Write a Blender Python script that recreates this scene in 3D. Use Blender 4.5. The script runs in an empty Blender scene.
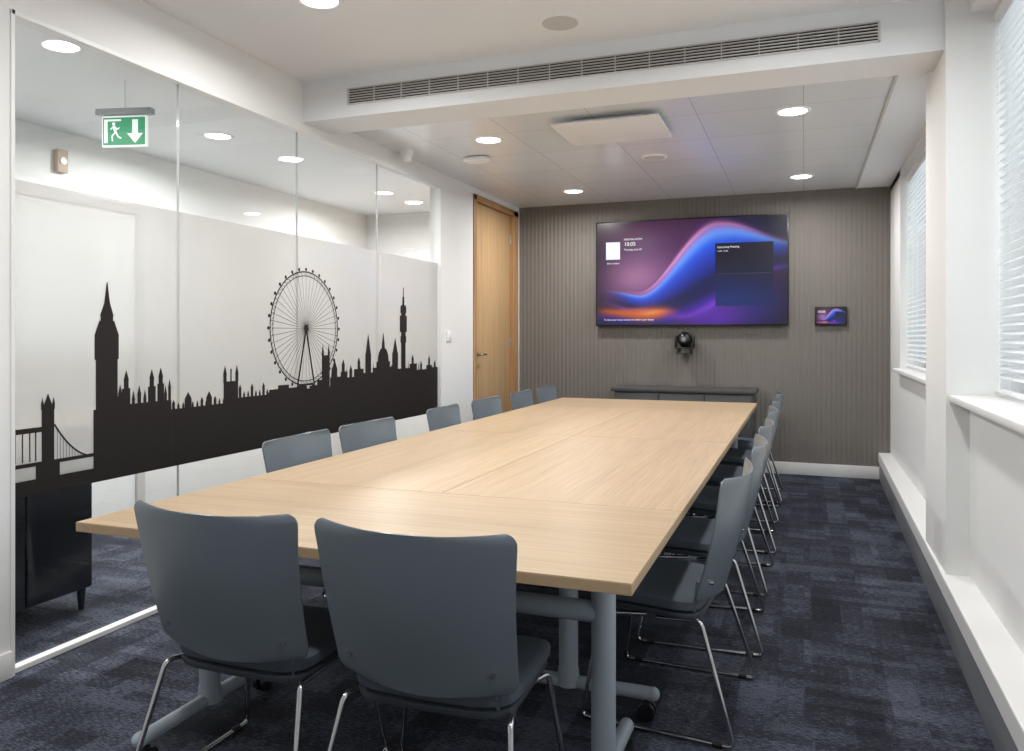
import bpy, bmesh, math, random
import numpy as np
from mathutils import Vector, Matrix
random.seed(4)
C = bpy.context
COL = C.scene.collection
C.scene.view_settings.view_transform = 'Standard'
C.scene.view_settings.exposure = 0.12

def lin(r, g, b):
    f = lambda c: (c/255/12.92) if c/255 <= .04045 else ((c/255+.055)/1.055)**2.4
    return (f(r), f(g), f(b), 1)

# ------------------------------------------------------------ materials
def mat(name, col, rough=.5, metal=0, spec=.5, bump=0, bscale=200, var=0, vscale=5, emit=None, estr=0, coat=0):
    m = bpy.data.materials.new(name); m.use_nodes = True
    nt = m.node_tree; b = nt.nodes['Principled BSDF']
    b.inputs['Base Color'].default_value = col
    b.inputs['Roughness'].default_value = rough
    b.inputs['Metallic'].default_value = metal
    b.inputs['Specular IOR Level'].default_value = spec
    b.inputs['Coat Weight'].default_value = coat
    tc = nt.nodes.new('ShaderNodeTexCoord')
    if var:
        n = nt.nodes.new('ShaderNodeTexNoise'); n.inputs['Scale'].default_value = vscale
        n.inputs['Detail'].default_value = 4
        nt.links.new(tc.outputs['Object'], n.inputs['Vector'])
        mx = nt.nodes.new('ShaderNodeMix'); mx.data_type = 'RGBA'
        mx.inputs['A'].default_value = tuple(c*(1-var) for c in col[:3])+(1,)
        mx.inputs['B'].default_value = tuple(min(1, c*(1+var)) for c in col[:3])+(1,)
        nt.links.new(n.outputs['Fac'], mx.inputs['Factor'])
        nt.links.new(mx.outputs['Result'], b.inputs['Base Color'])
    if bump:
        n2 = nt.nodes.new('ShaderNodeTexNoise'); n2.inputs['Scale'].default_value = bscale
        nt.links.new(tc.outputs['Object'], n2.inputs['Vector'])
        bp = nt.nodes.new('ShaderNodeBump'); bp.inputs['Strength'].default_value = bump
        bp.inputs['Distance'].default_value = .002
        nt.links.new(n2.outputs['Fac'], bp.inputs['Height'])
        nt.links.new(bp.outputs['Normal'], b.inputs['Normal'])
    if emit:
        b.inputs['Emission Color'].default_value = emit
        b.inputs['Emission Strength'].default_value = estr
    return m

M_wall = mat('white_paint', lin(229, 229, 228), .75, bump=.05, var=.01)
M_ceil = mat('ceiling_paint', lin(234, 236, 238), .8, bump=.04, var=.01)
M_trim = mat('trim_white', lin(229, 229, 228), .45, var=.01)
M_skirt = mat('grey_skirting', lin(128, 130, 134), .55, var=.03)
M_taupe = mat('taupe_panel', lin(120, 115, 110), .75, spec=.2, var=.01, vscale=1)
M_back = mat('grey_plastic', lin(110, 119, 127), .27, bump=.06, bscale=900, var=.02)
M_fab = mat('grey_fabric', lin(78, 86, 96), .85, bump=.6, bscale=700, var=.10, vscale=300)
M_shell = mat('seat_shell_plastic', lin(56, 62, 69), .5, var=.02)
M_chrome = mat('chrome', lin(205, 205, 208), .14, 1, var=.01)
M_steel = mat('brushed_steel', lin(170, 170, 172), .3, 1, var=.03)
M_leg = mat('table_leg_grey', lin(166, 176, 186), .4, var=.02, bump=.05)
M_black = mat('black_plastic', lin(16, 16, 18), .3, var=.02)
M_rubber = mat('dark_rubber', lin(30, 31, 34), .6, var=.02)
M_vinyl = mat('black_vinyl', lin(38, 33, 33), .6, spec=.2, var=.02)
M_cab = mat('dark_cabinet', lin(72, 72, 75), .5, var=.03)
M_cab2 = mat('black_lacquer', lin(26, 28, 34), .3, var=.03)
M_white = mat('white_plastic', lin(238, 238, 238), .4, var=.01)
M_grille = mat('vent_metal', lin(200, 198, 195), .45, var=.01)
M_greym = mat('grey_bracket', lin(150, 152, 154), .4, var=.02)
M_dark = mat('vent_dark', lin(40, 38, 38), .8, var=.02)
M_lamp = mat('lamp_glow', (1, 1, 1, 1), .5, emit=(1, .98, .95, 1), estr=7)
M_green = mat('exit_green', lin(0, 130, 85), .5, emit=lin(0, 145, 95), estr=.4)
M_signw = mat('sign_white', lin(240, 245, 240), .5, emit=(1, 1, 1, 1), estr=.35)
M_text = mat('screen_text', (0, 0, 0, 1), .5, emit=(1, 1, 1, 1), estr=.9)
M_pale = mat('screen_pale', lin(150, 155, 170), .2, emit=lin(190, 195, 210), estr=.8)
M_beige = mat('beige_box', lin(190, 170, 150), .5, var=.03)
M_caster = mat('caster_dark', lin(24, 24, 28), .4, var=.03)
M_seam = mat('joint_pale', lin(176, 178, 178), .4, var=.02)

def wood(name, axis, c1, c2, rough=.4, sc=1.0):
    m = bpy.data.materials.new(name); m.use_nodes = True
    nt = m.node_tree; b = nt.nodes['Principled BSDF']; b.inputs['Roughness'].default_value = rough
    tc = nt.nodes.new('ShaderNodeTexCoord'); mp = nt.nodes.new('ShaderNodeMapping')
    s = [140*sc, 140*sc, 140*sc]; s[axis] = 2.8*sc
    mp.inputs['Scale'].default_value = s
    nt.links.new(tc.outputs['Object'], mp.inputs['Vector'])
    n = nt.nodes.new('ShaderNodeTexNoise'); n.inputs['Scale'].default_value = 1
    n.inputs['Detail'].default_value = 6; n.inputs['Roughness'].default_value = .65; n.inputs['Distortion'].default_value = .3
    nt.links.new(mp.outputs['Vector'], n.inputs['Vector'])
    mp2 = nt.nodes.new('ShaderNodeMapping'); s2 = [20, 20, 20]; s2[axis] = .6
    mp2.inputs['Scale'].default_value = s2
    nt.links.new(tc.outputs['Object'], mp2.inputs['Vector'])
    n2 = nt.nodes.new('ShaderNodeTexNoise'); n2.inputs['Scale'].default_value = 1; n2.inputs['Detail'].default_value = 3
    nt.links.new(mp2.outputs['Vector'], n2.inputs['Vector'])
    ad = nt.nodes.new('ShaderNodeMath'); ad.operation = 'MULTIPLY_ADD'; ad.inputs[1].default_value = .28
    nt.links.new(n2.outputs['Fac'], ad.inputs[0])
    ml = nt.nodes.new('ShaderNodeMath'); ml.operation = 'MULTIPLY'; ml.inputs[1].default_value = .72
    nt.links.new(n.outputs['Fac'], ml.inputs[0]); nt.links.new(ml.outputs[0], ad.inputs[2])
    r = nt.nodes.new('ShaderNodeValToRGB')
    r.color_ramp.elements[0].position = .34; r.color_ramp.elements[0].color = c1
    r.color_ramp.elements[1].position = .60; r.color_ramp.elements[1].color = c2
    nt.links.new(ad.outputs[0], r.inputs['Fac']); nt.links.new(r.outputs['Color'], b.inputs['Base Color'])
    return m
M_woodX = wood('oak_grain_x', 0, lin(165, 139, 107), lin(190, 165, 133))
M_woodY = wood('oak_grain_y', 1, lin(169, 143, 111), lin(194, 168, 136))
M_edge = mat('oak_edge', lin(170, 145, 113), .5, var=.06, vscale=40)
M_door = wood('door_oak', 2, lin(172, 138, 98), lin(202, 168, 126), .4, .6)
M_jamb = wood('frame_oak', 2, lin(154, 116, 76), lin(188, 148, 104), .4, .6)

def carpet():
    m = bpy.data.materials.new('carpet_tiles'); m.use_nodes = True
    nt = m.node_tree; N = nt.nodes; L = nt.links; b = N['Principled BSDF']
    b.inputs['Roughness'].default_value = .95; b.inputs['Specular IOR Level'].default_value = .15
    tc = N.new('ShaderNodeTexCoord')
    def brick(w, h, off, rot=0):
        mp = N.new('ShaderNodeMapping'); mp.inputs['Location'].default_value = (off, off*.7, 0); mp.inputs['Rotation'].default_value = (0, 0, rot)
        L.new(tc.outputs['Object'], mp.inputs['Vector'])
        k = N.new('ShaderNodeTexBrick'); k.inputs['Scale'].default_value = 1
        k.inputs['Brick Width'].default_value = w; k.inputs['Row Height'].default_value = h
        k.inputs['Mortar Size'].default_value = 0
        k.inputs['Color1'].default_value = (0, 0, 0, 1); k.inputs['Color2'].default_value = (1, 1, 1, 1)
        L.new(mp.outputs['Vector'], k.inputs['Vector']); return k
    k1 = brick(.25, .25, 0)
    k2 = brick(.25, .062, .37)
    k3 = brick(.25, .125, .13, math.pi/2)
    def noise(sc):
        mp = N.new('ShaderNodeMapping'); mp.inputs['Scale'].default_value = sc
        L.new(tc.outputs['Object'], mp.inputs['Vector'])
        n = N.new('ShaderNodeTexNoise'); n.inputs['Scale'].default_value = 1; n.inputs['Detail'].default_value = 3
        L.new(mp.outputs['Vector'], n.inputs['Vector']); return n
    n = noise((40, 230, 1)); n3 = noise((150, 150, 150))
    prev = None
    for src, w in ((k1.outputs['Color'], .10), (k2.outputs['Color'], .12), (k3.outputs['Color'], .15), (n.outputs['Fac'], .85), (n3.outputs['Fac'], .42)):
        a = N.new('ShaderNodeMath'); a.operation = 'MULTIPLY_ADD'; a.inputs[1].default_value = w
        L.new(src, a.inputs[0])
        if prev is not None: L.new(prev, a.inputs[2])
        else: a.inputs[2].default_value = 0
        prev = a.outputs[0]
    r = N.new('ShaderNodeValToRGB'); e = r.color_ramp.elements
    e[0].position = .58; e[0].color = lin(29, 30, 34)
    e[1].position = 1.05; e[1].color = lin(92, 97, 111)
    x = e.new(.82); x.color = lin(51, 53, 63)
    L.new(prev, r.inputs['Fac']); L.new(r.outputs['Color'], b.inputs['Base Color'])
    bp = N.new('ShaderNodeBump'); bp.inputs['Strength'].default_value = .6; bp.inputs['Distance'].default_value = .004
    L.new(n.outputs['Fac'], bp.inputs['Height']); L.new(bp.outputs['Normal'], b.inputs['Normal'])
    return m
M_carpet = carpet()

def tilemat():
    m = bpy.data.materials.new('metal_ceiling_tile'); m.use_nodes = True
    nt = m.node_tree; N = nt.nodes; L = nt.links; b = N['Principled BSDF']
    b.inputs['Roughness'].default_value = .24
    tc = N.new('ShaderNodeTexCoord'); k = N.new('ShaderNodeTexBrick')
    k.offset = 0; k.inputs['Scale'].default_value = 1; k.inputs['Brick Width'].default_value = .6
    k.inputs['Row Height'].default_value = .6; k.inputs['Mortar Size'].default_value = .003
    k.inputs['Color1'].default_value = lin(222, 226, 229); k.inputs['Color2'].default_value = lin(227, 230, 233)
    k.inputs['Mortar'].default_value = lin(186, 187, 189)
    L.new(tc.outputs['Object'], k.inputs['Vector']); L.new(k.outputs['Color'], b.inputs['Base Color'])
    return m
M_tile = tilemat()

def glassmat(name='clear_glass', tint=(.985, .995, .99, 1)):
    m = bpy.data.materials.new(name); m.use_nodes = True
    nt = m.node_tree; N = nt.nodes; L = nt.links; N.remove(N['Principled BSDF'])
    o = N['Material Output']; t = N.new('ShaderNodeBsdfTransparent'); t.inputs[0].default_value = tint
    g = N.new('ShaderNodeBsdfGlossy'); g.inputs['Roughness'].default_value = .01
    ge = N.new('ShaderNodeNewGeometry'); dt = N.new('ShaderNodeVectorMath'); dt.operation = 'DOT_PRODUCT'
    L.new(ge.outputs['Incoming'], dt.inputs[0]); L.new(ge.outputs['Normal'], dt.inputs[1])
    def mth(op, a, b):
        k = N.new('ShaderNodeMath'); k.operation = op
        for i, q in enumerate((a, b)):
            if q is None: continue
            if isinstance(q, (int, float)): k.inputs[i].default_value = q
            else: L.new(q, k.inputs[i])
        return k.outputs[0]
    c = mth('ABSOLUTE', dt.outputs['Value'], None); c = mth('SUBTRACT', 1.0, c); c = mth('POWER', c, 5.0)
    c = mth('MULTIPLY', c, .95); c = mth('ADD', c, .045)
    mx = N.new('ShaderNodeMixShader'); L.new(c, mx.inputs[0]); L.new(t.outputs[0], mx.inputs[1]); L.new(g.outputs[0], mx.inputs[2])
    L.new(mx.outputs[0], o.inputs[0]); return m
M_glass = glassmat()
def frostmat():
    m = bpy.data.materials.new('frosted_vinyl'); m.use_nodes = True
    nt = m.node_tree; N = nt.nodes; L = nt.links; N.remove(N['Principled BSDF'])
    o = N['Material Output']
    d = N.new('ShaderNodeBsdfDiffuse'); d.inputs[0].default_value = lin(190, 188, 185)
    tl = N.new('ShaderNodeBsdfTranslucent'); tl.inputs[0].default_value = lin(186, 184, 181)
    tr = N.new('ShaderNodeBsdfTransparent'); tr.inputs[0].default_value = (.90, .90, .89, 1)
    g = N.new('ShaderNodeBsdfGlossy'); g.inputs['Roughness'].default_value = .12
    m1 = N.new('ShaderNodeMixShader'); m1.inputs[0].default_value = .28; L.new(d.outputs[0], m1.inputs[1]); L.new(tl.outputs[0], m1.inputs[2])
    m2 = N.new('ShaderNodeMixShader'); m2.inputs[0].default_value = .18; L.new(m1.outputs[0], m2.inputs[1]); L.new(tr.outputs[0], m2.inputs[2])
    m3 = N.new('ShaderNodeMixShader'); m3.inputs[0].default_value = .14; L.new(m2.outputs[0], m3.inputs[1]); L.new(g.outputs[0], m3.inputs[2])
    L.new(m3.outputs[0], o.inputs[0]); return m
M_frost = frostmat()
def blindmat():
    m = bpy.data.materials.new('blind_slat'); m.use_nodes = True
    nt = m.node_tree; N = nt.nodes; L = nt.links; N.remove(N['Principled BSDF'])
    o = N['Material Output']
    d = N.new('ShaderNodeBsdfDiffuse'); d.inputs[0].default_value = lin(216, 219, 222)
    tl = N.new('ShaderNodeBsdfTranslucent'); tl.inputs[0].default_value = lin(215, 220, 225)
    m1 = N.new('ShaderNodeMixShader'); m1.inputs[0].default_value = .08; L.new(d.outputs[0], m1.inputs[1]); L.new(tl.outputs[0], m1.inputs[2])
    L.new(m1.outputs[0], o.inputs[0]); return m
M_blind = blindmat()

# ------------------------------------------------------------ mesh builder
def fillet(pts, r, n=6):
    pts = [Vector(p) for p in pts]; out = [pts[0]]
    for i in range(1, len(pts)-1):
        a, b, c = pts[i-1], pts[i], pts[i+1]
        d1, d2 = (a-b), (c-b)
        q = min(r, d1.length*.49, d2.length*.49)
        p1 = b+d1.normalized()*q; p2 = b+d2.normalized()*q
        for k in range(n+1):
            t = k/n; out.append(p1*(1-t)**2+b*2*t*(1-t)+p2*t*t)
    out.append(pts[-1]); return out

class MB:
    def __init__(s): s.bm = bmesh.new(); s.mats = []
    def mi(s, m):
        if m not in s.mats: s.mats.append(m)
        return s.mats.index(m)
    def box(s, x0, x1, y0, y1, z0, z1, m, bev=0, seg=2, M=None):
        mtx = Matrix.Translation(((x0+x1)/2, (y0+y1)/2, (z0+z1)/2)) @ Matrix.Diagonal((abs(x1-x0), abs(y1-y0), abs(z1-z0), 1))
        if M is not None: mtx = M @ mtx
        r = bmesh.ops.create_cube(s.bm, size=1, matrix=mtx); vs = r['verts']
        fs = set(f for v in vs for f in v.link_faces); i = s.mi(m)
        for f in fs: f.material_index = i
        if bev:
            es = list(set(e for v in vs for e in v.link_edges))
            bmesh.ops.bevel(s.bm, geom=es, offset=bev, segments=seg, affect='EDGES', profile=.5)
        return s
    def cyl(s, p0, p1, r0, m, r1=None, seg=24):
        p0, p1 = Vector(p0), Vector(p1); d = p1-p0
        q = Vector((0, 0, 1)).rotation_difference(d.normalized()).to_matrix().to_4x4()
        r = bmesh.ops.create_cone(s.bm, cap_ends=True, segments=seg, radius1=r0, radius2=r0 if r1 is None else r1, depth=d.length,
                                  matrix=Matrix.Translation((p0+p1)/2) @ q)
        i = s.mi(m)
        for f in set(f for v in r['verts'] for f in v.link_faces): f.material_index = i
        return s
    def sph(s, c, r, m, sc=(1, 1, 1), seg=20):
        rr = bmesh.ops.create_uvsphere(s.bm, u_segments=seg, v_segments=seg//2, radius=r, matrix=Matrix.Translation(c) @ Matrix.Diagonal((*sc, 1)))
        i = s.mi(m)
        for f in set(f for v in rr['verts'] for f in v.link_faces): f.material_index = i
        return s
    def tube(s, pts, r, m, seg=12, fr=.04):
        P = fillet(pts, fr) if len(pts) > 2 else [Vector(p) for p in pts]
        i = s.mi(m); rings = []; nrm = None
        for k, p in enumerate(P):
            t = (P[min(k+1, len(P)-1)]-P[max(k-1, 0)]).normalized()
            if nrm is None:
                nrm = t.orthogonal().normalized()
            else:
                nrm = (nrm-t*nrm.dot(t)).normalized()
            b = t.cross(nrm)
            rings.append([s.bm.verts.new(p+(nrm*math.cos(2*math.pi*j/seg)+b*math.sin(2*math.pi*j/seg))*r) for j in range(seg)])
        for a, b in zip(rings, rings[1:]):
            for j in range(seg):
                f = s.bm.faces.new((a[j], a[(j+1) % seg], b[(j+1) % seg], b[j])); f.material_index = i
        for rg in (list(reversed(rings[0])), rings[-1]):
            f = s.bm.faces.new(rg); f.material_index = i
        return s
    def superel(s, c, h, m, e1=.4, e2=.35, nu=48, nv=16, fn=None):
        i = s.mi(m); sp = lambda x, e: math.copysign(abs(x)**e, x); rows = []
        for a in range(nv+1):
            ph = -math.pi/2+math.pi*a/nv; row = []
            for b in range(nu):
                th = 2*math.pi*b/nu
                p = Vector((c[0]+h[0]*sp(math.cos(ph), e1)*sp(math.cos(th), e2), c[1]+h[1]*sp(math.cos(ph), e1)*sp(math.sin(th), e2), c[2]+h[2]*sp(math.sin(ph), e1)))
                if fn: p = fn(p)
                row.append(s.bm.verts.new(p))
            rows.append(row)
        for a in range(nv):
            for b in range(nu):
                f = s.bm.faces.new((rows[a][b], rows[a][(b+1) % nu], rows[a+1][(b+1) % nu], rows[a+1][b])); f.material_index = i
        bmesh.ops.remove_doubles(s.bm, verts=s.bm.verts[:], dist=1e-6)
        return s
    def prism(s, a0, a1, b0, b1, y0, y1, z0, z1, m, bev=0):
        i = s.mi(m)
        v = [s.bm.verts.new(p) for p in ((a0, y0, z0), (a1, y0, z0), (b1, y1, z0), (b0, y1, z0), (a0, y0, z1), (a1, y0, z1), (b1, y1, z1), (b0, y1, z1))]
        fs = []
        for q in ((0, 1, 2, 3), (4, 7, 6, 5), (0, 4, 5, 1), (1, 5, 6, 2), (2, 6, 7, 3), (3, 7, 4, 0)):
            f = s.bm.faces.new([v[k] for k in q]); f.material_index = i; fs.append(f)
        if bev: bmesh.ops.bevel(s.bm, geom=list(set(e for f in fs for e in f.edges)), offset=bev, segments=2, affect='EDGES', profile=.5)
        return s
    def poly(s, pts, m):
        f = s.bm.faces.new([s.bm.verts.new(p) for p in pts]); f.material_index = s.mi(m); return s
    def obj(s, name, parent=None, smooth=True, ang=35, **kw):
        me = bpy.data.meshes.new(name)
        bmesh.ops.recalc_face_normals(s.bm, faces=s.bm.faces[:]) if kw.pop('recalc', True) else None
        if smooth:
            for f in s.bm.faces: f.smooth = True
        s.bm.to_mesh(me); s.bm.free()
        for m in s.mats: me.materials.append(m)
        if smooth: me.set_sharp_from_angle(angle=math.radians(ang))
        o = bpy.data.objects.new(name, me); COL.objects.link(o)
        if parent: o.parent = parent
        for k, v in kw.items(): o[k] = v
        return o

def thing(name, label, cat, loc=(0, 0, 0), rz=0, group=None):
    e = bpy.data.objects.new(name, None); e.empty_display_size = .1
    e.location = loc; e.rotation_euler = (0, 0, rz); COL.objects.link(e)
    e['label'] = label; e['category'] = cat
    if group: e['group'] = group
    return e
def structure(mb, name, label, **k):
    return mb.obj(name, kind='structure', label=label, category=name.split('_')[0], **k)

def textmesh(body, size, loc, m, parent, rot=(math.pi/2, 0, 0), name='lettering', align='LEFT'):
    cu = bpy.data.curves.new('t', 'FONT'); cu.body = body; cu.size = size; cu.align_x = align; cu.extrude = .0004
    t = bpy.data.objects.new('t', cu); COL.objects.link(t)
    C.view_layer.update()
    me = bpy.data.meshes.new_from_object(t.evaluated_get(C.evaluated_depsgraph_get()))
    bpy.data.objects.remove(t)
    me.materials.clear(); me.materials.append(m)
    o = bpy.data.objects.new(name, me); COL.objects.link(o); o.parent = parent; o.location = loc; o.rotation_euler = rot
    return o

# ------------------------------------------------------------ room constants
XL, XR = -2.767, .72
YF, YB = 7.68, -1.6
ZN, ZT, ZB = 2.767, 2.60, 2.53
XC = -4.6    # corridor far wall

structure(MB().box(XC-.1, 1.1, YB-.1, YF+.1, -.1, 0, M_carpet), 'floor', 'dark charcoal and navy patterned carpet tiles')

c = MB()
c.box(XL-.05, 1.1, YB, 3.9, ZN, ZN+.1, M_ceil)
c.box(XL-.05, .5795, 3.9, 4.2, ZB, ZN+.1, M_ceil)
c.box(XL-.05, .45, 4.2, YF+.05, ZT, ZT+.1, M_tile)
c.box(.45, 1.1, 4.2, YF+.05, 2.592, ZT+.1, M_ceil)
c.box(.436, .45, 4.2, YF, 2.586, ZT, M_grille)
c.box(XC-.05, XL-.05, YB, YF+.05, 2.62, 2.72, M_ceil)
structure(c, 'ceiling', 'white ceiling with stepped bulkhead and pale metal tiles', smooth=False)

# far wall, ribbed
w = MB(); i = w.mi(M_taupe)
pitch = .042; x = XL; vs = []
while x < XR+.1:
    for k in range(8):
        q = k/8; yy = 7.6595-.0019*math.sin(2*math.pi*q)
        vs.append((w.bm.verts.new((x+pitch*q, yy, 0)), w.bm.verts.new((x+pitch*q, yy, 2.65))))
    x += pitch
for p, q in zip(vs, vs[1:]):
    f = w.bm.faces.new((p[0], q[0], q[1], p[1])); f.material_index = i
w.box(XL-.1, 1.1, 7.675, 7.8, 0, 2.75, M_taupe)
structure(w, 'wall_far', 'taupe grey vertically ribbed acoustic panelled wall', ang=60)
structure(MB().box(XL, .7, 7.64, 7.656, 0, .11, M_trim, .003), 'baseboard_far', 'white painted skirting board')
structure(MB().box(XC, 1.1, YB-.1, YB, 0, 2.9, M_wall), 'wall_near', 'plain white wall')

YG = 2.085
w = MB()
w.box(XL-.1, XL, YB, YG, 0, ZN+.02, M_wall)
w.box(XL-.1, XL, YG, 5.78, 2.49, ZN+.02, M_wall)
w.box(XL-.1, XL, 5.78, 6.44, 0, ZN, M_wall)
w.box(XL-.1, XL, 6.44, 7.60, 2.545, ZN, M_wall)
w.box(XL-.1, XL, 7.60, 7.68, 0, ZN, M_wall)
structure(w, 'wall_left', 'white partition wall around glazing and door', smooth=False)
structure(MB().box(XL, XL+.012, YB, YG, 0, .1, M_trim, .003).box(XL, XL+.012, 5.79, 6.43, 0, .1, M_trim, .003), 'baseboard_left', 'white skirting board')

w = MB().box(XC-.1, XC, YB, YF+.1, 0, 2.75, M_wall)
w.box(XC, XL-.1, YF, YF+.1, 0, 2.75, M_wall)
structure(w, 'wall_corridor', 'white wall of the corridor beyond the glass')
d = MB()
d.box(XC, XC+.025, 3.2, 4.5, 2.16, 2.22, M_grille).box(XC, XC+.025, 3.2, 3.27, 0, 2.16, M_grille).box(XC, XC+.025, 4.43, 4.5, 0, 2.16, M_grille)
d.box(XC, XC+.01, 3.28, 4.42, 0, 2.15, M_white)
structure(d, 'door_2', 'white painted corridor door in a white frame', smooth=False)
t = thing('wall_sign', 'small pale rectangular sign high on corridor wall', 'sign', (-3.6, YF, 2.22))
MB().box(-.17, .17, -.012, 0, -.075, .075, M_greym, .003).obj('frame', t)
MB().box(-.155, .155, -.016, -.012, -.06, .06, M_pale, .002).obj('sign_face', t)

joints = [YG, 2.95, 3.885, 4.81, 5.775]
for k in range(4):
    g = MB().box(XL-.036, XL-.026, joints[k]+.0012, joints[k+1]-.0012, .02, 2.485, M_glass)
    structure(g, 'window_%d' % (k+3), 'frameless clear glass partition panel')
f = MB()
f.box(XL-.05, XL-.010, YG, 5.78, 0, .022, M_trim, .003).box(XL-.06, XL+.004, YG, 5.78, 2.47, 2.492, M_trim, .003)
f.box(XL-.06, XL+.004, YG, YG+.015, 0, 2.49, M_trim).box(XL-.06, XL+.004, 5.765, 5.785, 0, 2.49, M_trim)
structure(f, 'trim_1', 'slim white aluminium frame of the glass partition', smooth=False)
f = MB()
for y in joints[1:-1]: f.box(XL-.037, XL-.0245, y-.0012, y+.0012, .022, 2.47, M_seam)
structure(f, 'trim_2', 'thin vertical glass joints', smooth=False)
fx = XL-.025
film = MB().poly([(fx+.0006, YG+.012, .655), (fx+.0006, 5.765, .655), (fx+.0006, 5.765, 1.862), (fx+.0006, YG+.012, 1.862)], M_frost)
film.obj('frosted_film', smooth=False, label='white frosted privacy film band on glass partition', category='window film')

# skyline decal
s = MB(); SX = [fx+.0025]
def P3(pts):
    SX[0] += 4e-6
    s.poly([(SX[0], a, b) for a, b in pts], M_vinyl)
def R(y0, y1, z0, z1): P3([(y0, z0), (y1, z0), (y1, z1), (y0, z1)])
def T(yc, hw, z0, z1): P3([(yc-hw, z0), (yc+hw, z0), (yc, z1)])
def Ln(a, b, t=.004):
    a = Vector(a); b = Vector(b); d = (b-a).normalized(); n = Vector((-d.y, d.x))*t/2
    P3([tuple(p) for p in (a-n, b-n, b+n, a+n)])
def Disc(yc, zc, ry, rz=None, n=20):
    rz = rz or ry
    P3([(yc+ry*math.cos(2*math.pi*k/n), zc+rz*math.sin(2*math.pi*k/n)) for k in range(n)])
Y_ = YG+.012; bo = .03
R(Y_, 2.49, .655, .715)
R(Y_, 2.49, .765, .78)
for y in (2.12, 2.15, 2.18, 2.205): R(y-.0025, y+.0025, .785, .9)
R(Y_, 2.20+bo, .895, .915)
R(2.20+bo, 2.255+bo, .70, .98); T(2.2275+bo, .026, .98, 1.045)
for y in (2.203+bo, 2.252+bo): R(y-.006, y+.006, .98, 1.0); T(y, .007, 1.0, 1.03)
R(2.175+bo, 2.28+bo, .70, .765)
cab = [(2.255+bo+.19*t, .92-.15*(1-(1-t)**2)) for t in [k/14 for k in range(15)]]
for a, b in zip(cab, cab[1:]): Ln(a, b, .007)
for a in cab[1::1]: Ln(a, (a[0], .77), .002)
# clock tower
R(2.480, 2.592, .655, 1.19); R(2.474, 2.598, 1.17, 1.27); R(2.468, 2.604, .655, .96)
P3([(2.472, 1.27), (2.600, 1.27), (2.574, 1.335), (2.498, 1.335)]); R(2.504, 2.568, 1.325, 1.36)
P3([(2.500, 1.355), (2.572, 1.355), (2.552, 1.41), (2.539, 1.50), (2.535, 1.50), (2.522, 1.41)])
R(2.58, 2.63, .655, 1.01)
# palace: long fairly level roof with pinnacles
R(2.58, 2.90, .655, .97)
R(2.615, 2.66, .94, 1.04); R(2.76, 2.805, .94, 1.04); R(2.815, 2.855, .94, 1.05)
for y, z, hw in ((2.605, 1.06, .012), (2.638, 1.12, .015), (2.677, 1.03, .010), (2.71, 1.05, .012), (2.742, 1.03, .010), (2.782, 1.12, .015), (2.835, 1.125, .015), (2.864, 1.04, .010), (2.889, 1.07, .010)):
    R(y-hw*.85, y+hw*.85, .92, z-.045); T(y, hw, z-.045, z)
R(2.90, 3.28, .655, .925)
for k in range(12):
    y = 2.914+k*.031; hw = .008+.003*(k % 3 == 0); z = .955+.014*(k % 3 == 0)
    R(y-hw*.85, y+hw*.85, .90, z-.02); T(y, hw, z-.02, z)
R(2.985, 3.03, .90, .965); T(3.0075, .024, .965, 1.0); R(3.13, 3.17, .90, .96); T(3.15, .022, .96, .995)
R(3.255, 3.365, .655, 1.035)
for y in (3.265, 3.355): R(y-.012, y+.012, 1.03, 1.07); T(y, .014, 1.07, 1.12)
R(3.305, 3.315, 1.02, 1.10)
R(3.35, 3.62, .655, .945)
for k in range(8):
    y = 3.38+k*.032; hw = .009+.003*(k % 3 == 0); z = .98+.035*(k % 3 == 0)
    R(y-hw*.85, y+hw*.85, .92, z-.025); T(y, hw, z-.025, z)
R(3.6, 5.765, .655, .955)
for a, b, z in ((3.62, 3.7, .97), (3.70, 3.8, .99), (3.80, 3.9, .97), (3.9, 3.97, .985), (4.0, 4.12, .97), (4.08, 4.2, 1.0), (4.22, 4.34, 1.01), (4.34, 4.42, 1.04), (4.42, 4.5, 1.0), (4.5, 4.62, 1.05), (4.62, 4.76, 1.02),
                (4.74, 5.02, 1.05), (5.0, 5.1, 1.06), (5.1, 5.28, 1.03), (5.28, 5.4, 1.06), (5.4, 5.56, 1.01), (5.56, 5.66, 1.04), (5.66, 5.765, 1.02)): R(a, b, .9, z)
for k in range(9): T(4.24+k*.17, .012, .97, 1.07+.02*(k % 3 == 0))
R(4.13, 4.215, .9, 1.15); T(4.14, .014, 1.15, 1.22); T(4.205, .014, 1.15, 1.22); R(4.24, 4.3, .9, 1.07); T(4.27, .024, 1.07, 1.13)
for y, z in ((4.37, 1.12), (4.46, 1.08), (4.56, 1.13), (5.33, 1.13), (5.47, 1.08), (5.61, 1.12), (5.71, 1.08)):
    R(y-.017, y+.017, .95, z-.04); T(y, .019, z-.04, z)
R(4.642, 4.718, .95, 1.15); T(4.68, .034, 1.15, 1.29)
R(4.79, 4.98, .95, 1.09); Disc(4.885, 1.10, .075, .09); R(4.865, 4.905, 1.17, 1.21); T(4.885, .02, 1.21, 1.30)
R(5.014, 5.100, .95, 1.15); T(5.057, .036, 1.15, 1.26)
R(5.148, 5.217, .95, 1.50); R(5.128, 5.237, 1.30, 1.42); R(5.137, 5.228, 1.44, 1.49); R(5.138, 5.227, 1.22, 1.27); R(5.168, 5.197, 1.50, 1.56); R(5.177, 5.188, 1.55, 1.63)
ey, ez = 3.965, 1.315
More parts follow.
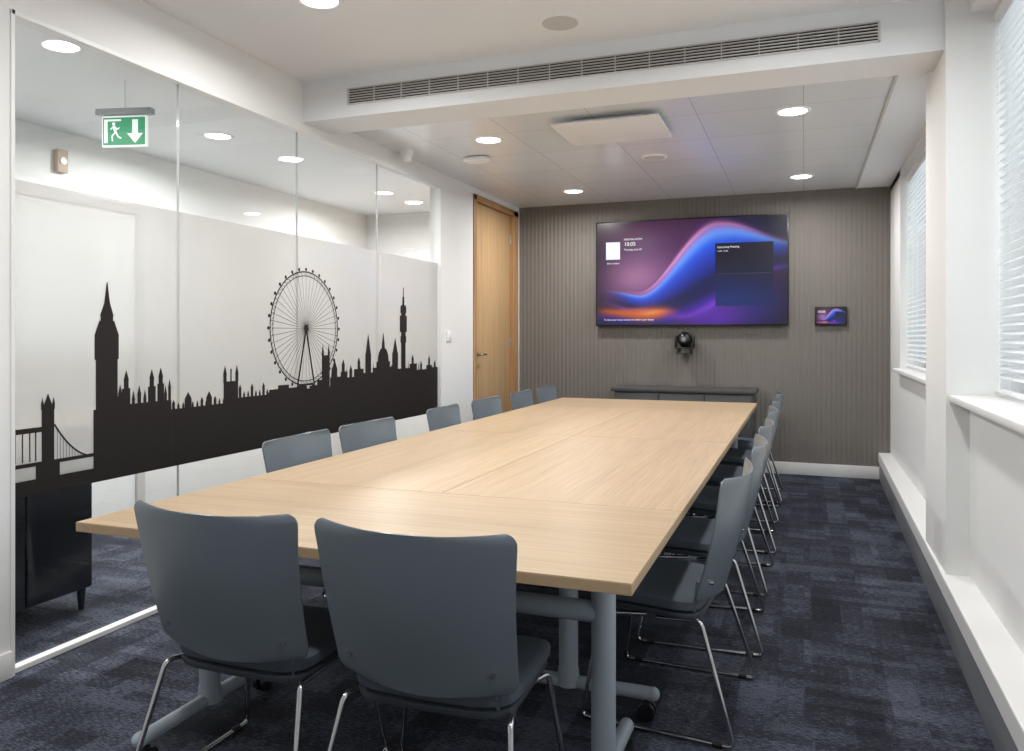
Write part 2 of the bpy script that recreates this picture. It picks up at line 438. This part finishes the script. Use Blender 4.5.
def ring(r0, r1, n=72):
    for k in range(n):
        a, b = 2*math.pi*k/n, 2*math.pi*(k+1)/n
        P3([(ey+r*math.cos(t), ez+r*math.sin(t)) for r, t in ((r0, a), (r1, a), (r1, b), (r0, b))])
ring(.334, .342); ring(.311, .316)
for k in range(32):
    t = 2*math.pi*k/32
    Disc(ey+.353*math.cos(t), ez+.353*math.sin(t), .0105, n=10)
for k in range(48):
    t = 2*math.pi*k/48
    Ln((ey, ez), (ey+.34*math.cos(t), ez+.34*math.sin(t)), .0023)
for k in range(64):
    t = 2*math.pi*k/64; t2 = 2*math.pi*(k+1)/64
    Ln((ey+.315*math.cos(t), ez+.315*math.sin(t)), (ey+.338*math.cos(t2), ez+.338*math.sin(t2)), .0022)
Disc(ey, ez, .019)
Ln((ey, ez), (ey-.10, .91), .014); Ln((ey, ez), (ey+.10, .91), .014); Ln((ey-.07, .98), (ey+.07, .98), .012)
s.obj('skyline_graphic', smooth=False, recalc=False, label='black city skyline silhouette graphic on frosted glass', category='wall graphic')

# door
d = MB()
d.box(XL-.1, XL+.012, 6.445, 6.505, 0, 2.545, M_jamb, .003).box(XL-.1, XL+.012, 7.46, 7.60, 0, 2.545, M_jamb, .003)
d.box(XL-.1, XL+.012, 6.445, 7.60, 2.49, 2.545, M_jamb, .003)
structure(d, 'trim_3', 'oak veneer door frame', smooth=False)
dr = bpy.data.objects.new('door_1', None); COL.objects.link(dr); dr['kind'] = 'structure'; dr['label'] = 'tall oak veneer door with steel lever handle'; dr['category'] = 'door'
MB().box(XL-.075, XL-.03, 6.51, 7.455, .006, 2.485, M_door, .002).obj('leaf', dr)
h = MB(); h.cyl((XL-.03, 6.58, 1.1), (XL-.02, 6.58, 1.1), .027, M_steel)
h.tube([(XL-.022, 6.58, 1.1), (XL+.025, 6.58, 1.1), (XL+.025, 6.70, 1.1)], .009, M_steel, fr=.02); h.obj('handle', dr, label='brushed steel lever handle')
h = MB(); h.cyl((XL-.03, 6.58, .98), (XL-.022, 6.58, .98), .022, M_steel); h.obj('lock', dr)
for z in (.25, 1.2, 2.25): MB().cyl((XL-.025, 7.457, z-.05), (XL-.025, 7.457, z+.05), .008, M_steel).obj('hinge', dr)

# right wall
XN = .67
w = MB()
w.box(XN, 1.1, YB, 3.85, 0, .985, M_wall)
w.box(XR, 1.1, 4.45, YF, 0, .985, M_wall)
w.box(.58, 1.1, 3.85, 4.45, 0, ZN+.1, M_wall)
w.box(XR, 1.1, 6.92, YF, .98, 2.7, M_wall)
w.box(XR, 1.1, 4.45, YF, 2.545, 2.7, M_wall)
w.box(XN, 1.1, YB, .5, .98, ZN, M_wall)
w.box(XN, 1.1, .5, 3.85, 2.66, ZN+.05, M_wall)
structure(w, 'wall_right', 'white window wall with projecting pier', smooth=False)
structure(MB().box(.665, .98, 4.452, 6.95, .985, 1.015, M_trim, .006), 'trim_4', 'white window sill board')
structure(MB().box(.59, .98, .4, 3.848, .985, 1.015, M_trim, .006), 'trim_5', 'white window sill board')
fxx = lambda y: .545+(y-2.7)*.0155
structure(MB().prism(fxx(YB), .8, fxx(YF-.02), .8, YB, YF-.02, .15, .235, M_trim, .006), 'trim_6', 'white dado trunking box along the window wall', smooth=False)
structure(MB().prism(fxx(YB)+.006, .8, fxx(YF-.02)+.006, .8, YB, YF-.02, 0, .15, M_skirt, .002), 'baseboard_right', 'grey skirting under the trunking', smooth=False)

def windowunit(n, y0, y1, z1):
    f = MB(); X0, X1 = .93, .99
    f.box(X0, X1, y0, y1, 1.015, 1.07, M_white, .004).box(X0, X1, y0, y1, z1-.06, z1, M_white, .004)
    k = max(2, round((y1-y0)/1.2))
    for i in range(k+1):
        y = y0+(y1-y0-.05)*i/k; f.box(X0, X1, y, y+.05, 1.015, z1, M_white, .004)
    f.box(.955, .962, y0, y1, 1.05, z1-.05, M_glass)
    structure(f, 'window_%d' % n, 'white framed window with clear glazing', smooth=False)
    b = thing('window_blind', 'white horizontal venetian blind lowered over a window', 'blind', (.78, (y0+y1)/2, z1-.02), group='venetian blinds')
    hl = (y1-y0)/2-.015; drop = z1-.02-1.03
    MB().box(-.022, .022, -hl, hl, -.04, 0, M_white, .003).obj('headrail', b)
    sp = .036; hwd = .0185
    sl = MB(); n_s = int((drop-.07)/sp); tilt = math.radians(28)
    for i in range(n_s):
        z = -.06-i*sp
        ca, sa = math.cos(tilt)*hwd, math.sin(tilt)*hwd
        sl.poly([(-ca, -hl, z-sa), (-ca, hl, z-sa), (0, hl, z+.002), (0, -hl, z+.002)], M_blind)
        sl.poly([(0, -hl, z+.002), (0, hl, z+.002), (ca, hl, z+sa), (ca, -hl, z+sa)], M_blind)
    sl.obj('slats', b, smooth=False, recalc=False)
    MB().box(-.018, .018, -hl, hl, -drop+.002, -drop+.016, M_white, .003).obj('bottom_rail', b)
    cd = MB(); m = max(2, int((y1-y0)/.6))
    for i in range(m+1):
        y = -hl+.08+(2*hl-.16)*i/m
        for x in (-.0185, .0185): cd.cyl((x, y, -.04), (x, y, -drop+.01), .0012, M_white, seg=6)
    cd.obj('ladder_cord', b)
    return b
windowunit(1, 4.452, 6.918, 2.545)
windowunit(2, .5, 3.848, 2.66)

# ------------------------------------------------------------ ceiling fittings
def downlight(x, y, z, power=28):
    t = thing('downlight', 'round recessed white ceiling downlight, switched on', 'ceiling light', (x, y, z), group='recessed downlights')
    m = MB()
    n = 40; prof = [(.078, -.001), (.085, -.007), (.098, -.006), (.104, 0.0)]
    rows = [[m.bm.verts.new((r*math.cos(2*math.pi*k/n), r*math.sin(2*math.pi*k/n), zz)) for k in range(n)] for r, zz in prof]
    ii = m.mi(M_white)
    for a, b in zip(rows, rows[1:]):
        for k in range(n): m.bm.faces.new((a[k], a[(k+1) % n], b[(k+1) % n], b[k])).material_index = ii
    m.obj('trim_ring', t)
    MB().cyl((0, 0, -.004), (0, 0, -.0005), .08, M_lamp, seg=40).obj('diffuser', t)
    l = bpy.data.lights.new('downlight_lamp', 'AREA'); l.shape = 'DISK'; l.size = .15; l.energy = power; l.color = (.99, .985, .97); l.spread = math.radians(170)
    o = bpy.data.objects.new('lamp', l); COL.objects.link(o); o.parent = t; o.location = (0, 0, -.01)
P = 17.5
for x, y, z in ((-2.0, 4.92, ZT), (-.06, 4.92, ZT), (-1.98, 6.94, ZT), (-.02, 6.96, ZT), (-2.02, 2.97, ZN), (-.05, 2.97, ZN), (-2.02, .9, ZN), (-.05, .9, ZN)):
    downlight(x, y, z, P*(.85 if x > -1 else 1.05))
for y in (2.0, 4.26, 6.5): downlight(-3.7, y, 2.62, 44)

v = thing('air_vent', 'long white linear air conditioning grille in the bulkhead', 'air vent', (-1.066, 3.9, 2.645))
hw, hh = 1.39, .047
m = MB()
m.box(-hw, hw, -.012, 0, hh-.007, hh, M_grille, .002).box(-hw, hw, -.012, 0, -hh, -hh+.007, M_grille, .002)
m.box(-hw, -hw+.01, -.012, 0, -hh, hh, M_grille, .002).box(hw-.01, hw, -.012, 0, -hh, hh, M_grille, .002)
m.box(-hw+.01, hw-.01, -.002, -.0005, -hh+.007, hh-.007, M_dark)
m.obj('grille_frame', v, smooth=False)
m = MB()
for k in range(5):
    z = -hh+.018+k*.0145
    m.box(-hw+.01, hw-.01, -.011, -.002, z-.0025, z+.0025, M_grille)
for k in range(1, 16):
    x = -hw+2*hw*k/16; m.box(x-.002, x+.002, -.0115, -.002, -hh+.007, hh-.007, M_grille)
m.obj('louvres', v, smooth=False)

p = thing('ceiling_microphone_panel', 'flat square white ceiling panel hung below the tiles', 'ceiling panel', (-1.12, 4.83, 2.6))
MB().box(-.33, .33, -.27, .27, -.052, -.036, M_white, .005, 3).obj('panel', p)
m = MB(); m.box(-.22, .22, -.18, .18, -.036, 0, M_white, .006)
m.obj('mount', p)
def speaker(x, y, z, r, name, lab):
    t = thing(name, lab, name.replace('_', ' '), (x, y, z))
    MB().cyl((0, 0, -.008), (0, 0, 0), r, M_white, r1=r+.006, seg=40).obj('bezel', t)
    MB().cyl((0, 0, -.0095), (0, 0, -.008), r*.86, M_grille, seg=40).obj('grille', t)
speaker(-1.087, 3.58, ZN, .10, 'ceiling_speaker', 'round pale grey ceiling speaker grille')
speaker(-1.04, 5.83, ZT, .09, 'ceiling_speaker', 'round pale grey ceiling speaker grille')
t = thing('smoke_detector', 'small white domed smoke detector beside glass partition', 'smoke detector', (-2.67, 5.02, ZT))
MB().cyl((0, 0, -.03), (0, 0, 0), .05, M_white, r1=.055, seg=32).obj('base', t)
MB().cyl((0, 0, -.07), (0, 0, -.03), .028, M_white, r1=.04, seg=32).obj('sensor_dome', t)
t = thing('wireless_access_point', 'slim white oval access point on ceiling tile', 'access point', (-2.28, 5.38, ZT))
m = MB(); m.superel((0, 0, -.018), (.1, .075, .018), M_white, .5, .7); m.obj('housing', t)

t = thing('exit_sign', 'hanging green emergency exit sign with running man and down arrow', 'exit sign', (-3.36, 3.17, 2.35), math.radians(14))
t.scale = (.78, .78, .86)
MB().box(-.16, .16, -.012, .012, -.095, .095, M_signw, .003).obj('sign_panel', t)
MB().box(-.20, .20, -.028, .028, .10, .14, M_greym, .006).box(-.15, .15, -.006, .006, .09, .105, M_greym).box(-.0025, .0025, -.0025, .0025, .14, .314, M_white).obj('bracket', t)
g = MB(); g.poly([(-.152, -.0128, -.085), (.152, -.0128, -.085), (.152, -.0128, .085), (-.152, -.0128, .085)], M_green); g.obj('green_face', t, smooth=False)
g = MB(); yy = -.0135
def pl(pts): g.poly([(a, yy, b) for a, b in pts], M_signw)
def seg(a, b, wd, kx=.9, ox=-.032, kz=.95):
    a = Vector((a[0]*kx+ox, a[1]*kz)); b = Vector((b[0]*kx+ox, b[1]*kz)); d = (b-a).normalized(); n = Vector((-d.y, d.x))*wd/2
    pl([tuple(a-n), tuple(b-n), tuple(b+n), tuple(a+n)])
pl([(.08, -.074), (.138, -.014), (.100, -.014), (.100, .07), (.060, .07), (.060, -.014), (.022, -.014)])
pl([(-.142, -.07), (-.118, -.07), (-.118, .07), (-.142, .07)]); pl([(-.142, .062), (-.02, .062), (-.02, .074), (-.142, .074)])
pl([(-.074+.011*math.cos(k*math.pi/8), .045+.011*math.sin(k*math.pi/8)) for k in range(16)])
seg((-.045, .033), (-.03, -.01), .018); seg((-.05, .03), (-.072, .012), .008); seg((-.04, .03), (-.015, .012), .008); seg((-.015, .012), (0, .025), .007)
seg((-.034, -.008), (-.06, -.03), .010); seg((-.06, -.03), (-.055, -.065), .009); seg((-.028, -.008), (-.01, -.035), .010); seg((-.01, -.035), (.015, -.045), .009)
g.obj('pictogram', t, smooth=False, label='white running man and down arrow')

t = thing('fire_call_point', 'small beige wall unit on corridor wall', 'wall unit', (XC, 3.80, 2.42))
MB().box(0, .04, -.04, .04, -.075, .075, M_beige, .006).obj('housing', t)
MB().cyl((.04, 0, 0), (.048, 0, 0), .025, M_white).obj('sounder', t)
t = thing('side_cabinet', 'low black lacquered cabinet on slim legs beyond the glass', 'cabinet', (-3.38, 2.42, 0))
MB().box(-.26, .26, -.35, .33, .10, .64, M_cab2, .006).obj('body', t)
MB().box(-.28, .28, -.37, .35, .64, .665, M_cab2, .004).obj('top', t)
MB().box(.26, .275, -.34, -.015, .11, .63, M_cab2, .003).obj('door', t)
MB().box(.26, .275, -.005, .32, .11, .63, M_cab2, .003).obj('door', t)
for a in (-.23, .23):
    for b in (-.32, .30): MB().cyl((a, b, 0), (a, b, .10), .012, M_cab2, r1=.02).obj('leg', t)

t = thing('light_switch', 'white square light switch plate on white wall', 'light switch', (XL, 5.93, 1.27))
MB().box(0, .009, -.045, .045, -.045, .045, M_white, .003).obj('plate', t)
MB().box(.009, .014, -.012, .012, -.02, .02, M_white, .002).obj('rocker', t)

# ------------------------------------------------------------ television
TW, TH = 1.81, 1.03
WY = 7.656
tv = thing('television', 'large wall mounted flat screen showing a purple and blue wave wallpaper', 'television', (-1.03, WY, 1.882))
MB().box(-TW/2, TW/2, -.065, -.03, -TH/2, TH/2, M_black, .004).obj('bezel', tv)
MB().box(-.4, .4, -.03, 0, -.25, .25, M_black, .003).obj('wall_bracket', tv)
def screenimg(U, V):
    def mixc(a, b, t): return a*(1-t[..., None])+b*t[..., None]
    A = lambda *c: (np.array(c, float)/255)[None, None]
    sm = lambda a, b, x: (lambda t: t*t*(3-2*t))(np.clip((x-a)/(b-a), 0, 1))
    G = lambda x, c, w: np.exp(-((x-c)/w)**2)
    col = np.zeros(U.shape+(3,))+A(72, 34, 82)
    col = mixc(col, A(180, 124, 160), .9*np.exp(-((U-.20)/.21)**2-((V-.46)/.22)**2))
    col = mixc(col, A(96, 40, 74), .9*np.exp(-((U-.10)/.3)**2-((V-1.0)/.26)**2))
    col = mixc(col, A(24, 22, 74), sm(.5, .85, U)*sm(.3, .9, V))
    col = mixc(col, A(34, 28, 112), sm(.55, .9, U)*(1-sm(.1, .6, V)))
    col = mixc(col, A(98, 44, 200), .9*np.exp(-((U-.62)/.20)**2-((V-.02)/.2)**2))
    def ribbon(col, yc, wd, stops, mask, hard=26):
        t = np.clip((V-yc)/wd, -1.2, 1.2)
        r = np.zeros_like(col)
        ps = [p for p, _ in stops]
        for ch in range(3): r[..., ch] = np.interp(t, ps, [c[ch]/255 for _, c in stops])
        return mixc(col, r, mask*(1/(1+np.exp(-(1-np.abs(t))*hard))))
    left = (1-sm(.0, .34, U))
    hi = .27+.66*sm(.22, .66, U)-.18*sm(.68, 1.05, U)+.08*left
    lo = .06+.46*sm(.44, 1.0, U)+.16*left
    mid = (hi+lo)/2; wd = np.maximum((hi-lo)/2, .045)
    col = ribbon(col, mid+.04*G(U, .46, .2), wd*1.06+.02, [(-1, (90, 50, 190)), (-.2, (80, 60, 190)), (.5, (120, 86, 196)), (.88, (220, 154, 196)), (.95, (160, 90, 156)), (1, (110, 60, 130))], sm(.12, .40, U)*(1-.7*sm(.72, .95, U)))
    col = ribbon(col, mid, wd, [(-1, (136, 62, 214)), (-.85, (72, 34, 165)), (-.6, (18, 18, 84)), (-.3, (12, 16, 76)), (0, (20, 40, 145)),
                                (.3, (26, 62, 190)), (.55, (40, 88, 226)), (.78, (96, 150, 250)), (.88, (120, 150, 245)), (1, (150, 110, 205))], sm(.0, .22, U))
    yo = .09+.03*G(U, .24, .14)
    col = ribbon(col, yo-.04, .08+0*U, [(-1, (36, 28, 120)), (-.3, (52, 44, 170)), (.3, (110, 56, 180)), (1, (130, 64, 180))], 1-sm(.34, .50, U), 12)
    rise = .10+.24*np.clip(U-.28, 0, 1)+.18*np.clip(.22-U, 0, 1)
    glow = np.exp(-((V-rise)/(.032+.036*G(U, .28, .12)))**2)*(sm(-.05, .06, U)*(1-sm(.32, .48, U)))
    col = mixc(col, A(240, 112, 44), .95*glow)
    col = mixc(col, A(252, 176, 96), .6*np.exp(-((U-.30)/.06)**2-((V-rise-.01)/.022)**2))
    e = np.clip(1-.45*(np.abs(2*U-1)**4)-.3*(np.abs(2*V-1)**5), .4, 1)
    return np.clip(col*e[..., None], 0, 1)
def colmat(name, strength):
    m = bpy.data.materials.new(name); m.use_nodes = True
    nt = m.node_tree; b = nt.nodes['Principled BSDF']; b.inputs['Base Color'].default_value = (.01, .01, .01, 1); b.inputs['Roughness'].default_value = .25
    a = nt.nodes.new('ShaderNodeAttribute'); a.attribute_name = 'Col'
    nt.links.new(a.outputs['Color'], b.inputs['Emission Color']); b.inputs['Emission Strength'].default_value = strength
    return m
M_scr = colmat('screen_picture', .92)
def gridmesh(name, x0, x1, z0, z1, y, nx, ny, parent, fn):
    us = np.linspace(0, 1, nx); vs = np.linspace(0, 1, ny); U, V = np.meshgrid(us, vs)
    col = fn(U, V); col = np.where(col <= .04045, col/12.92, ((col+.055)/1.055)**2.4)
    verts = [(x0+(x1-x0)*u, y, z0+(z1-z0)*v) for v in vs for u in us]
    faces = [(j*nx+i, j*nx+i+1, (j+1)*nx+i+1, (j+1)*nx+i) for j in range(ny-1) for i in range(nx-1)]
    me = bpy.data.meshes.new(name); me.from_pydata(verts, [], faces)
    at = me.color_attributes.new('Col', 'FLOAT_COLOR', 'POINT')
    at.data.foreach_set('color', np.concatenate([col.reshape(-1, 3), np.ones((nx*ny, 1))], 1).astype(np.float32).ravel())
    me.materials.append(M_scr)
    o = bpy.data.objects.new(name, me); COL.objects.link(o); o.parent = parent; return o
gridmesh('screen', -TW/2+.012, TW/2-.012, -TH/2+.012, TH/2-.012, -.0665, 280, 160, tv, screenimg)
def panelimg(U, V):
    a = np.array([9, 9, 36])/255; b = np.array([18, 38, 104])/255
    t = np.clip(1.2-1.6*V, 0, 1)*np.clip(1.2-U*.5, 0, 1)
    return a*(1-t[..., None])+b*t[..., None]
gridmesh('meeting_panel', .25, .77, -.33, .26, -.0675, 20, 20, tv, panelimg)
ys = -.0675
g = MB(); g.poly([(-.80, ys, .14), (-.66, ys, .14), (-.66, ys, .31), (-.80, ys, .31)], M_pale); g.obj('screen_card', tv, smooth=False)
g = MB(); g.poly([(.27, ys-.001, -.03), (.75, ys-.001, -.03), (.75, ys-.001, -.027), (.27, ys-.001, -.027)], M_cab); g.obj('divider_line', tv, smooth=False)
ys -= .002
textmesh('MEETING ROOM', .024, (-.62, ys, .325), M_text, tv)
textmesh('10:05', .052, (-.62, ys, .27), M_text, tv)
textmesh('Thursday, June 20', .024, (-.62, ys, .225), M_text, tv)
textmesh('Upcoming Meeting', .026, (.27, ys, .215), M_text, tv)
textmesh('14:00 - 15:00', .018, (.27, ys, .18), M_text, tv)
textmesh('Share content', .022, (-.79, ys, .095), M_text, tv)
textmesh('To share your screen connect the cable to your laptop', .022, (-.82, ys, -.46), M_text, tv)

tp = thing('touch_panel', 'small black wall touch panel with blue wave screen', 'touch panel', (.23, WY, 1.45))
MB().box(-.135, .135, -.03, 0, -.085, .085, M_black, .006).obj('housing', tp)
gridmesh('screen', -.122, .122, -.072, .072, -.0315, 60, 36, tp, screenimg)
textmesh('10:05', .03, (-.11, -.033, .03), M_text, tp)
gridmesh('meeting_panel', .035, .108, -.045, .04, -.0325, 4, 4, tp, panelimg)

cm = thing('conference_camera', 'black pan tilt conference camera on wall bracket below the television', 'camera', (-1.06, WY, 1.2))
MB().box(-.05, .05, -.02, 0, -.05, .06, M_black, .004).box(-.07, .07, -.16, -.01, -.10, -.088, M_black, .004).box(-.03, .03, -.02, 0, -.1, -.04, M_black, .003).obj('bracket', cm)
MB().cyl((0, -.09, -.088), (0, -.09, -.05), .07, M_black, r1=.062, seg=32).obj('base', cm)
MB().box(-.095, -.07, -.12, -.06, -.05, .07, M_black, .01).box(.07, .095, -.12, -.06, -.05, .07, M_black, .01).box(-.09, .09, -.12, -.06, -.055, -.035, M_black, .008).obj('yoke', cm)
MB().sph((0, -.09, .04), .072, M_black, (1, 1, 1.0)).obj('camera_head', cm)
MB().cyl((0, -.15, .04), (0, -.17, .04), .036, M_cab, r1=.03, seg=28).cyl((0, -.17, .04), (0, -.172, .04), .02, M_steel, seg=24).obj('lens', cm)

cb = thing('credenza', 'low dark grey media cabinet against the ribbed wall', 'cabinet', (-1.04, 7.42, 0))
MB().box(-.62, .62, -.2, .2, .06, .755, M_cab, .003).box(-.6, .6, -.18, .18, 0, .06, M_black).obj('body', cb)
MB().box(-.65, .65, -.225, .2, .755, .79, M_cab, .004).obj('top', cb)
for x in (-.61, -.2, .21):
    dd = MB().box(x, x+.4, -.218, -.2, .08, .74, M_cab, .003).obj('door', cb)
    MB().box(x+.33, x+.37, -.235, -.218, .66, .672, M_steel, .002).obj('handle', dd)

# ------------------------------------------------------------ tables
def table(cx, cy, lx, ly, along, label, matt):
    t = thing('conference_table', label, 'table', (cx, cy, 0), group='modular meeting tables')
    tp = MB(); tp.box(-lx/2+.0006, lx/2-.0006, -ly/2+.0006, ly/2-.0006, .703, .7285, M_edge, .0012)
    tp.box(-lx/2+.0016, lx/2-.0016, -ly/2+.0016, ly/2-.0016, .728, .7305, matt)
    tp.obj('table_top', t, smooth=False)
    L = (lx if along == 'x' else ly)/2-.155
    if along == 'x': V = lambda a, b, z: (a, b, z)
    else: V = lambda a, b, z: (b, a, z)
    fo = .29
    bmx = MB(); bmx.tube([V(-L, 0, .525), V(L, 0, .525)], .029, M_leg, seg=20); bmx.obj('beam', t)
    for sgn in (-1, 1):
        a = sgn*L
        MB().cyl(V(a, 0, .10), V(a, 0, .69), .033, M_leg, seg=28).obj('leg', t)
        b = MB()
        p0 = V(a-.03, -.25, .682); p1 = V(a+.03, .25, .703)
        b.box(min(p0[0], p1[0]), max(p0[0], p1[0]), min(p0[1], p1[1]), max(p0[1], p1[1]), .682, .703, M_leg, .004); b.obj('top_bracket', t)
        f = MB(); f.tube([V(a, -fo, .085), V(a, fo, .085)], .022, M_leg, seg=16)
        f.cyl(V(a, 0, .075), V(a, 0, .13), .039, M_leg, r1=.035)
        for q in (-fo, fo): f.sph(V(a, q, .085), .023, M_leg)
        f.obj('foot', t)
        for q in (-fo+.02, fo-.02):
            k = MB(); k.cyl(V(a, q, .05), V(a, q, .08), .01, M_caster)
            for e in (-.016, .016):
                pa, pb = V(a+e-.008, q, .0285), V(a+e+.008, q, .0285); k.cyl(pa, pb, .0285, M_caster, seg=24)
            cx_, cy_, _ = V(a, q, 0)
            k.box(cx_-.012, cx_+.012, cy_-.014, cy_+.014, .03, .06, M_caster, .004)
            k.obj('caster', t, label='dark twin wheel caster')
    return t
X0, X1 = -1.98, -.35; XM = (X0+X1)/2; HW = (X1-X0)/2
table(XM, (1.69+2.44)/2, X1-X0, .75, 'x', 'light oak table crosswise behind the two end chairs', M_woodX)
for y0, y1 in ((2.44, 4.1), (4.1, 5.8)):
    for x in (X0+HW/2, X1-HW/2): table(x, (y0+y1)/2, HW, y1-y0, 'y', 'light oak topped meeting table on grey T legs, set lengthwise', M_woodY)
table(XM, 6.2, X1-X0, .8, 'x', 'light oak table set crosswise beside the media cabinet', M_woodX)

# ------------------------------------------------------------ chairs
def build_chair():
    t = thing('conference_chair', '', 'chair')
    b = MB(); i = b.mi(M_back); z0, z1, W = .42, .824, .268; rt = .032; rb = .04; rows = []
    zs = [z0+(z1-z0)*k/22 for k in range(23)]
    zs = sorted(set(zs+[z0+.002, z0+.006, z0+.012, z0+.025, z1-.001, z1-.004, z1-.009, z1-.025]))
    nx = 28
    def yb(q): return -.188-.090*q**1.15-.014*math.sin(q*math.pi)
    for z in zs:
        q = (z-z0)/(z1-z0)
        hw = W*(.90+.06*q+.04*q**3)
        if z > z1-rt: hw -= rt-math.sqrt(max(0, rt*rt-(z-z1+rt)**2))
        if z < z0+rb: hw -= rb-math.sqrt(max(0, rb*rb-(z0+rb-z)**2))
        row = []
        for k in range(nx+1):
            u = -1+2*k/nx
            zz = z - .008*(1-u*u)*(1-q) + (.010*u*u-.008)*q
            row.append(b.bm.verts.new((u*hw, yb(q)+.052*abs(u)**2.0, zz)))
        rows.append(row)
    fs = []
    for a, c in zip(rows, rows[1:]):
        for k in range(nx):
            f = b.bm.faces.new((a[k], a[k+1], c[k+1], c[k])); f.material_index = i; fs.append(f)
    bmesh.ops.recalc_face_normals(b.bm, faces=fs)
    bmesh.ops.solidify(b.bm, geom=fs, thickness=.006)
    b.obj('backrest', t, ang=30)
    def droop(p):
        q = Vector(p)
        if q.y > .12: q.z -= (q.y-.12)**2*1.3
        q.z += .05*q.y
        q.x *= 1+.25*(q.y+.0)*.2
        q.z += .12*q.x*q.x
        return q
    MB().superel((0, .045, .402), (.226, .19, .030), M_fab, .5, .34, fn=droop).obj('seat', t)
    MB().superel((0, .04, .368), (.218, .185, .018), M_shell, .5, .34, fn=droop).obj('seat_shell', t)
    for sg in (-1, 1):
        MB().tube([(sg*.19, .0, .346), (sg*.222, -.150, .366), (sg*.268, -.262, .0095), (sg*.258, .235, .0095), (sg*.215, .18, .346), (sg*.17, .04, .346)],
                  .0075, M_chrome, seg=12, fr=.022).obj('leg', t, label='chrome sled leg rod')
        MB().tube([(sg*.17, -.05, .348), (sg*.18, -.122, .368), (sg*.18, -.134, .475)], .007, M_chrome, fr=.02).obj('back_support', t, label='chrome rod holding backrest')
    MB().tube([(-.19, .09, .344), (.19, .09, .344)], .0075, M_chrome).obj('cross_bar', t, label='chrome cross bar')
    MB().tube([(-.19, -.07, .348), (.19, -.07, .348)], .0075, M_chrome).obj('cross_bar', t, label='chrome cross bar')
    for sg in (-1, 1):
        y_ = yb(.15)+.052*(.80)**2
        MB().cyl((sg*.19, y_-.015, .481), (sg*.19, y_-.001, .481), .006, M_chrome, seg=16).obj('screw', t, label='chrome fixing screw')
    for sg in (-1, 1):
        for y in (-.21, .18): MB().cyl((sg*(.261 if y > 0 else .267), y-.015, .0102), (sg*(.261 if y > 0 else .267), y+.015, .0102), .0102, M_rubber, seg=14).obj('glide', t, label='dark plastic floor glide')
    return t
proto = build_chair()
def place(o, x, y, rz, label, grp):
    o.location = (x, y, 0); o.rotation_euler = (0, 0, rz); o['label'] = label; o['group'] = grp
def clone(src):
    n = src.copy(); COL.objects.link(n)
    for ch in src.children:
        k = ch.copy(); COL.objects.link(k); k.parent = n; k.matrix_parent_inverse = ch.matrix_parent_inverse.copy()
    return n
G = 'meeting room chairs'
spots = [(-1.445, 1.865, 0, 'grey plastic backed chair at the table end beside the glass'),
         (-.868, 1.865, math.radians(1), 'grey plastic backed chair at the table end near its corner')]
for y, a in ((2.98, 2), (3.57, -2), (4.5, 3), (5.2, -1), (5.95, 1), (6.6, 0)):
    spots.append((-1.91, y, math.radians(-90+a), 'grey chair tucked under table along the glass partition'))
for y, a in ((2.77, -4), (3.50, 2), (4.27, -1), (5.06, 2), (5.86, 0), (6.53, 1)):
    spots.append((-.44 if y < 3 else -.42, y, math.radians(90+a), 'grey chair tucked under table along the window side'))
for k, (x, y, a, l) in enumerate(spots):
    o = proto if k == 0 else clone(proto)
    place(o, x, y, a, l, G)

# ------------------------------------------------------------ light
wd = bpy.data.worlds.new('World'); C.scene.world = wd; wd.use_nodes = True
bg = wd.node_tree.nodes['Background']; bg.inputs[0].default_value = (.88, .94, 1, 1); bg.inputs[1].default_value = .75
def area(x, y, z, sx_, sy_, e, col, rot):
    l = bpy.data.lights.new('daylight', 'AREA'); l.shape = 'RECTANGLE'; l.size = sx_; l.size_y = sy_; l.energy = e; l.color = col
    o = bpy.data.objects.new('daylight', l); COL.objects.link(o); o.location = (x, y, z); o.rotation_euler = rot
area(1.5, 5.7, 1.9, 1.5, 2.4, 19, (.93, .97, 1), (0, math.radians(90), 0))
area(1.5, 2.2, 1.9, 1.6, 3.3, 28, (.93, .97, 1), (0, math.radians(90), 0))

# ------------------------------------------------------------ camera
cd = bpy.data.cameras.new('Camera'); cd.sensor_width = 36; cd.lens = 784/1024*36; cd.shift_y = -39.5/1024; cd.clip_start = .05
co = bpy.data.objects.new('Camera', cd); COL.objects.link(co); co.location = (0, 0, 1.27)
co.rotation_euler = (math.radians(90), 0, math.radians(20.4)); C.scene.camera = co
